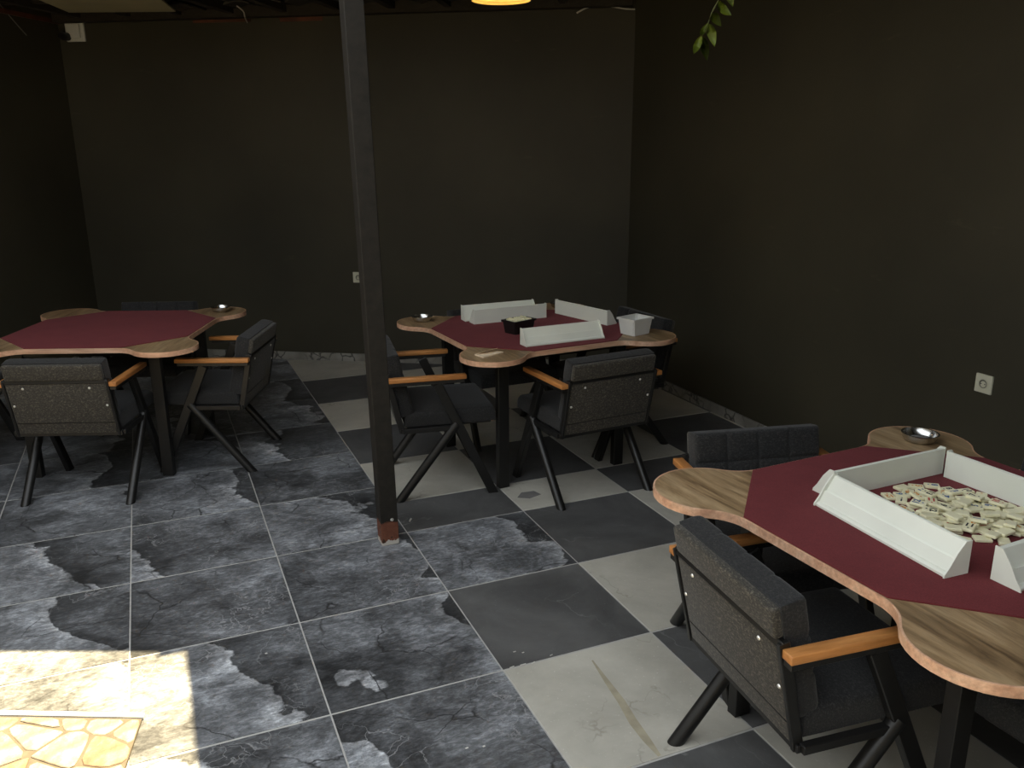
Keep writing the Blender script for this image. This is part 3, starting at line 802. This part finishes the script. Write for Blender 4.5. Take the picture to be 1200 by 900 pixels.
# folded paper
pa = empty('folded_paper', (1.575*S, 4.045*S, ZW), R(28)); tag(pa, 'folded cream paper packet on the front corner of the middle table', 'paper')
bm = BM(); prism(bm, [(-.08, -.034), (.06, -.040), (.066, .034), (-.062, .040)], 0, .006); link('lower_fold', bm, 'paper', pa)
bm = BM(); v = [bm.verts.new(c) for c in ((-.055, .036, .0062), (.06, .03, .0062), (.052, -.012, .022), (-.02, .0, .018), (-.055, .036, .0078), (.06, .03, .0078), (.052, -.012, .0236), (-.02, .0, .0196))]
for f in ((0, 3, 2, 1), (4, 5, 6, 7), (0, 1, 5, 4), (1, 2, 6, 5), (2, 3, 7, 6), (3, 0, 4, 7)): bm.faces.new([v[i] for i in f])
link('upper_fold', bm, 'paper', pa)

# ------------------------------------------------------------------ game tiles
TW, TL, TT = .0295, .0425, .0085
bm = BM(); box(bm, (-TW/2, -TL/2, 0), (TW/2, TL/2, TT), None, .0016, 1)
tile_me = bpy.data.meshes.new('game_tile'); bm.to_mesh(tile_me); bm.free(); tile_me.materials.append(MT['tile'])
num_me = {}
def numeral_mesh(n, col):
    if (n, col) in num_me: return num_me[(n, col)]
    cu = bpy.data.curves.new('numeral', 'FONT'); cu.body = str(n); cu.size = .025; cu.align_x = 'CENTER'; cu.align_y = 'CENTER'; cu.extrude = .0001; cu.resolution_u = 2
    cu.offset = .0009
    ob = bpy.data.objects.new('tmp', cu); COL.objects.link(ob)
    me = bpy.data.meshes.new_from_object(ob.evaluated_get(bpy.context.evaluated_depsgraph_get()))
    bpy.data.objects.remove(ob); bpy.data.curves.remove(cu)
    me.materials.clear(); me.materials.append(MT[col])
    mx = max((abs(v.co.x) for v in me.vertices), default=1)
    if mx > TW*.42:
        for v in me.vertices: v.co.x *= TW*.42/mx
    bm = bmesh.new(); bm.from_mesh(me)
    bmesh.ops.create_circle(bm, cap_ends=True, segments=10, radius=.0028, matrix=Matrix.Translation((0, -.0165, .0001)))
    bm.to_mesh(me); bm.free()
    num_me[(n, col)] = me; return me
combos = [(n, c) for c in ('red', 'black', 'blue', 'orange') for n in range(1, 14)]
random.shuffle(combos)
rng = random.Random(21)
def put_tile(x, y, z, rz, tx, ty, face, label, group):
    o = link('game_tile', tile_me, None, None, (x, y, z)); o.rotation_euler = (tx, ty, rz)
    tag(o, label, 'game tile', group)
    if face:
        n, c = face
        p = link('numeral', numeral_mesh(n, c), None, o, (0, .006, TT+.0002))
        p['label'] = f'{c} printed number {n}'
G = 'game tiles piled between the racks'
cx0, cy0, ca = 2.06, 1.60, R(4.5)
placed = []
def dens(x, y):     # region of the pile in table space
    ux, uy = x-1.967, y-1.528
    lx, ly = ux*math.cos(ca)+uy*math.sin(ca), -ux*math.sin(ca)+uy*math.cos(ca)
    return lx, ly
layers = [(0, 58, .031), (1, 30, .040), (2, 9, .055)]
for lay, cnt, md in layers:
    tries = 0; got = []
    while len(got) < cnt and tries < 6000:
        tries += 1
        lx = rng.uniform(-.185, .205); ly = rng.uniform(-.17, .20)
        # pile is heavier in the middle and near right
        e = ((lx-.03)/.19)**2 + ((ly-.01)/.185)**2
        if lay == 0 and e > 1.05: continue
        if lay == 1 and ((lx-.03)/.14)**2 + ((ly+.02)/.14)**2 > 1: continue
        if lay == 2 and ((lx-.05)/.10)**2 + ((ly+.04)/.10)**2 > 1: continue
        if any((lx-a)**2+(ly-b_)**2 < md*md for a, b_ in got): continue
        got.append((lx, ly))
    for lx, ly in got:
        x = 1.967+lx*math.cos(ca)-ly*math.sin(ca); y = 1.528+lx*math.sin(ca)+ly*math.cos(ca)
        rz = rng.uniform(0, 6.28)
        tl = 0 if lay == 0 else .10
        fu = rng.random() < (.95 if ly > .06 else .62 if ly > -.01 else .22)
        f = combos.pop() if (fu and combos) else None
        z = Z+.0004+lay*(TT+.0012)+(rng.uniform(0, .003) if lay else 0)
        if f: lb = f'cream game tile showing a {f[0]} in {f[1]}, lying in the pile between the racks'
        else: lb = 'cream game tile lying blank side up in the pile between the racks'
        put_tile(x, y, z, rz, rng.uniform(-tl, tl), rng.uniform(-tl, tl), f, lb, G)
# tiles heaped in the black tub
bx, by = 1.925*S, 4.462*S
for i in range(14):
    lx = -.052+(i % 7)*.0175; ly = -.022+(i//7)*.044
    a = R(20); x = bx+lx*math.cos(a)-ly*math.sin(a); y = by+lx*math.sin(a)+ly*math.cos(a)
    put_tile(x, y, Z+.058+rng.uniform(0, .006), a+rng.uniform(-.15, .15), rng.uniform(-.12, .12), R(70)+rng.uniform(-.2, .2), None,
             'cream game tile standing in the black tub on the middle table', 'game tiles in the black tub')

# ------------------------------------------------------------------ sockets on the walls
def socket(loc, nrm, lb):
    rz = math.atan2(nrm.y, nrm.x)
    s = empty('wall_socket', loc, rz); tag(s, lb, 'socket', 'ivory wall sockets')
    bm = BM(); box(bm, (0, -.0425, -.0425), (.011, .0425, .0425), None, .003, 2); link('cover_plate', bm, 'socket', s)
    def rot_l(name, prof, m, off):
        bm = BM(); lathe(bm, prof, 28); bmesh.ops.transform(bm, matrix=Matrix.Rotation(R(90), 4, 'Y'), verts=bm.verts[:]); o = link(name, bm, m, s, off); return o
    rot_l('socket_ring', [(.0235, 0), (.0235, .003), (.0205, .003), (.0195, 0)], 'socket', (.0108, 0, 0))
    well = rot_l('socket_well', [(0, .0006), (.0198, .0006), (.0198, 0), (0, 0)], 'sockdark', (.0109, 0, 0))
    rot_l('socket_core', [(0, .002), (.013, .002), (.0145, .0006), (0, .0006)], 'socket', (.0109, 0, -.002))
    for dy in (-.0095, .0095):
        rot_l('pin_hole', [(0, .0004), (.0028, .0004), (.0028, 0), (0, 0)], 'black', (.0130, dy, 0))
    return s
def on_line(a, b, t): return a+(b-a)*t
pb = BL+wd*((1.548-BL.x)/wd.x)
socket((pb.x, pb.y, .709), wn, 'small ivory wall socket on the back wall beside the black post')
pr_ = on_line(BR, RF, (BR.y-2.57)/(BR.y-RF.y))
socket((pr_.x, pr_.y, .711), rnn, 'ivory wall socket on the right wall above the near table')

# ------------------------------------------------------------------ junction box with small camera up in the left corner
pj = BL+wd*.145
j = empty('security_camera', (pj.x, pj.y, 2.625), math.atan2(wn.y, wn.x)); tag(j, 'white box with a small black camera high in the back left corner', 'camera')
bm = BM(); box(bm, (0, -.075, -.07), (.022, .085, .085), None, .006, 2); link('mount_plate', bm, 'whitebox', j)
bm = BM(); box(bm, (.02, -.05, -.045), (.05, .06, .06), None, .008, 2); link('housing', bm, 'whitebox', j)
bm = BM(); lathe(bm, [(0, .09), (.024, .088), (.030, .07), (.030, 0), (0, 0)], 20); bmesh.ops.transform(bm, matrix=Matrix.Rotation(R(90), 4, 'Y'), verts=bm.verts[:])
ln = link('lens_barrel', bm, 'blackbox', j, (.04, -.045, -.035)); smooth(ln)

# ------------------------------------------------------------------ cables
def cable(pts, r, m, lb, name='cable'):
    # smooth through points
    P = [Vector(p) for p in pts]; out = []
    for i in range(len(P)-1):
        p0 = P[max(i-1, 0)]; p1 = P[i]; p2 = P[i+1]; p3 = P[min(i+2, len(P)-1)]
        for k in range(6):
            t = k/6; out.append(.5*((2*p1)+(-p0+p2)*t+(2*p0-5*p1+4*p2-p3)*t*t+(-p0+3*p1-3*p2+p3)*t**3))
    out.append(P[-1]); bm = BM(); path_tube(bm, out, r, 6)
    tag(smooth(link(name, bm, m)), lb, 'cable')
def bw(s, off, z): p = BL+wd*s+wn*off; return (p.x, p.y, z)
Lb = (BR-BL).length
cable([bw(Lb-.42, .03, H-.03), bw(Lb-.33, .05, H+.005), bw(Lb-.2, .05, H+.008), bw(Lb-.08, .04, H-.012), bw(Lb-.005, .02, H-.015)], .006, 'cable', 'white cable looping along the top of the back wall into the right corner')
cable([bw(1.62, .22, H+.06), bw(1.64, .16, H+.03), bw(1.63, .12, H-.005), bw(1.60, .02, H-.03)], .005, 'cable', 'short white cable hooked down over the beam left of the post')
def lw(s, off, z): p = BL+wn*s+lnn*off; return (p.x, p.y, z)
cable([lw(.75, .008, 2.83), lw(.62, .008, 2.73), lw(.45, .008, 2.60), lw(.40, .008, 2.565)], .004, 'thread', 'thin pale cord running down the left wall by the corner', 'cord')

# ------------------------------------------------------------------ pendant lamps
def lamp(x, y, zb, lb, power):
    l = empty('pendant_lamp', (x, y, zb)); tag(l, lb, 'lamp', 'yellow pendant lamps')
    bm = BM(); lathe(bm, [(.150, 0), (.146, .004), (.105, .10), (.05, .15), (.05, .152), (.108, .102), (.1525, .001), (.150, 0)], 48); smooth(link('shade', bm, 'shade', l))
    bm = BM(); lathe(bm, [(0, .15), (.018, .15), (.018, .19), (0, .19)], 16); link('holder', bm, 'blackbox', l)
    bm = BM(); lathe(bm, [(0, .055), (.022, .065), (.03, .09), (.02, .12), (.013, .15), (0, .15)], 20); smooth(link('bulb', bm, 'bulb', l))
    bm = BM(); tube(bm, (0, 0, .188), (0, 0, H+.10-zb), .0035, 8, (1, 0, 0)); link('cord', bm, 'blackbox', l)
    ld_ = bpy.data.lights.new('bulb_light', 'POINT'); ld_.energy = power; ld_.color = (1, .72, .40); ld_.shadow_soft_size = .03
    lo = bpy.data.objects.new('bulb_light', ld_); COL.objects.link(lo); lo.parent = l; lo.location = (0, 0, .035)
lamp(1.795, 4.37, 2.462, 'yellow pendant lamp hanging above the middle table', 1.6)
lamp(-.36, 5.62, 2.60, 'yellow pendant lamp just peeking in above the left table', 1.6)

# ------------------------------------------------------------------ hanging vine
vy = 2.45
def vp(dx, dz): return Vector((.6985*vy+dx, vy, CAMH+dz))
vine = empty('hanging_vine', (0, 0, 0)); tag(vine, 'green leafy vine sprig hanging in front of the right wall', 'vine')
def on_plane(px, py):
    d = fw + rr*(px-600)/1000 + uu*(450-py)/1000; t = vy/d.y; return Vector((d.x*t, d.y*t, CAMH+d.z*t))
vpts = [Vector((2.05, vy, H+.10)), on_plane(905, -100), on_plane(879, -59), on_plane(863, -33), on_plane(851, -13), on_plane(841, 2), on_plane(834, 15), on_plane(829.5, 28), on_plane(822, 44)]
bm = BM(); path_tube(bm, vpts, .0022, 6); link('stem', bm, 'stem', vine)
def leaf_mesh():
    bm = BM(); n = 8; L = .068; Wl = .016; rows = []
    for i in range(n+1):
        t = i/n; w = Wl*math.sin(math.pi*min(1, t**.8))**.8 if 0 < t < 1 else .0006
        d = -.012*math.sin(math.pi*t)
        rows.append([bm.verts.new((-w, L*t, .004+d)), bm.verts.new((0, L*t, d)), bm.verts.new((w, L*t, .004+d))])
    for a, b in zip(rows, rows[1:]):
        bm.faces.new((a[0], a[1], b[1], b[0])); bm.faces.new((a[1], a[2], b[2], b[1]))
    r = bmesh.ops.solidify(bm, geom=bm.faces[:], thickness=.0006)
    return bm
lm = None
for i, (b0, t0, wd_) in enumerate([((822, 42), (810, 64), .8), ((822, 42), (831, 70), 1.0), ((822, 48), (824, 67), .55), ((830, 27), (840, 54), 1.0), ((829, 28), (818, 42), .6), ((834, 15), (847, 30), .95),
        ((841, 2), (854, 19), 1.0), ((852, -14), (861, 7), .9), ((850, -12), (838, 1), .8), ((864, -34), (878, -16), 1.0), ((862, -32), (846, -18), .9), ((880, -60), (895, -42), 1.0), ((878, -58), (864, -40), .9)]):
    if lm is None: o = link('leaf', leaf_mesh(), 'leaf', vine); lm = o.data; smooth(o, 60)
    else: o = link('leaf', lm, None, vine)
    p, q = on_plane(*b0), on_plane(*t0); q = q + Vector((0, (-.012, .010)[i % 2], 0)); d = q-p; L_ = d.length; d.normalize()
    f = Vector((-.55, -.75, .15)) + Vector(((-1)**i*.25, 0, .1)); f = (f-d*f.dot(d)).normalized()
    m = Matrix((d.cross(f)*(wd_*.07/L_)*.9, d, f)).transposed().to_4x4() @ Matrix.Scale(L_/.068, 4); m.translation = p; o.matrix_local = m
# ------------------------------------------------------------------ crazy paving in the sun by the courtyard edge
C0 = Vector((-.185, 2.632)); e1 = Vector((-.906, .423)); e2 = Vector((-.21, -.978))
LW, LH = 2.1, 1.5
def mp_(s, t): return C0+e1*s+e2*t
cp = empty('stone_paving', (0, 0, 0)); tag(cp, 'tan crazy-paving stones in the sunlight at the bottom left', 'paving')
bm = BM(); prism(bm, [mp_(0, .03), mp_(LW, .03), mp_(LW, LH), mp_(0, LH)], .0015, .0105); link('mortar_bed', bm, 'mortar', cp)
bm = BM(); prism(bm, [mp_(-.004, 0), mp_(LW, 0), mp_(LW, .022), mp_(-.004, .022)], .0015, .012, .001); link('border_strip', bm, 'strip', cp)
pts = []; rg = random.Random(5)
st = .112
for i in range(int(LW/st)+1):
    for k in range(int(LH/st)+1):
        pts.append((i*st+(k % 2)*.05+rg.uniform(-.045, .045), .05+k*st+rg.uniform(-.045, .045)))
cnt = 0
for i, p in enumerate(pts):
    poly = [(0.003, .036), (LW, .036), (LW, LH), (.003, LH)]
    for k, q in enumerate(pts):
        if k == i: continue
        d = (q[0]-p[0], q[1]-p[1]); L2 = math.hypot(*d)
        if L2 > .4: continue
        mid = ((p[0]+q[0])/2-d[0]/L2*.0045, (p[1]+q[1])/2-d[1]/L2*.0045)
        poly = clip(poly, mid, (-d[0], -d[1]))
        if len(poly) < 3: break
    if len(poly) < 3 or poly_area(poly) < .0006: continue
    # chip the corners a little
    ch = []
    for k in range(len(poly)):
        a, b, c = poly[k-1], poly[k], poly[(k+1) % len(poly)]
        ch.append((b[0]+(a[0]-b[0])*.18, b[1]+(a[1]-b[1])*.18)); ch.append((b[0]+(c[0]-b[0])*.18, b[1]+(c[1]-b[1])*.18))
    w2 = [mp_(*v) for v in ch]; cen = sum(w2, Vector((0, 0)))/len(w2)
    bm = BM(); prism(bm, [v-cen for v in w2], 0, .0075+rg.uniform(0, .003), .002)
    link('paving_stone', bm, 'stone', cp, (cen.x, cen.y, .005)); cnt += 1

# bits of litter on the floor
bm = BM(); tube(bm, (-.012, 0, .005), (.014, .004, .005), .0042, 10, (0, 0, 1)); tag(link('cigarette_butt', bm, 'cable', None, (1.02, 3.70, .001), (0, 0, .9)), 'white cigarette butt on the dark tile right of the post', 'litter')
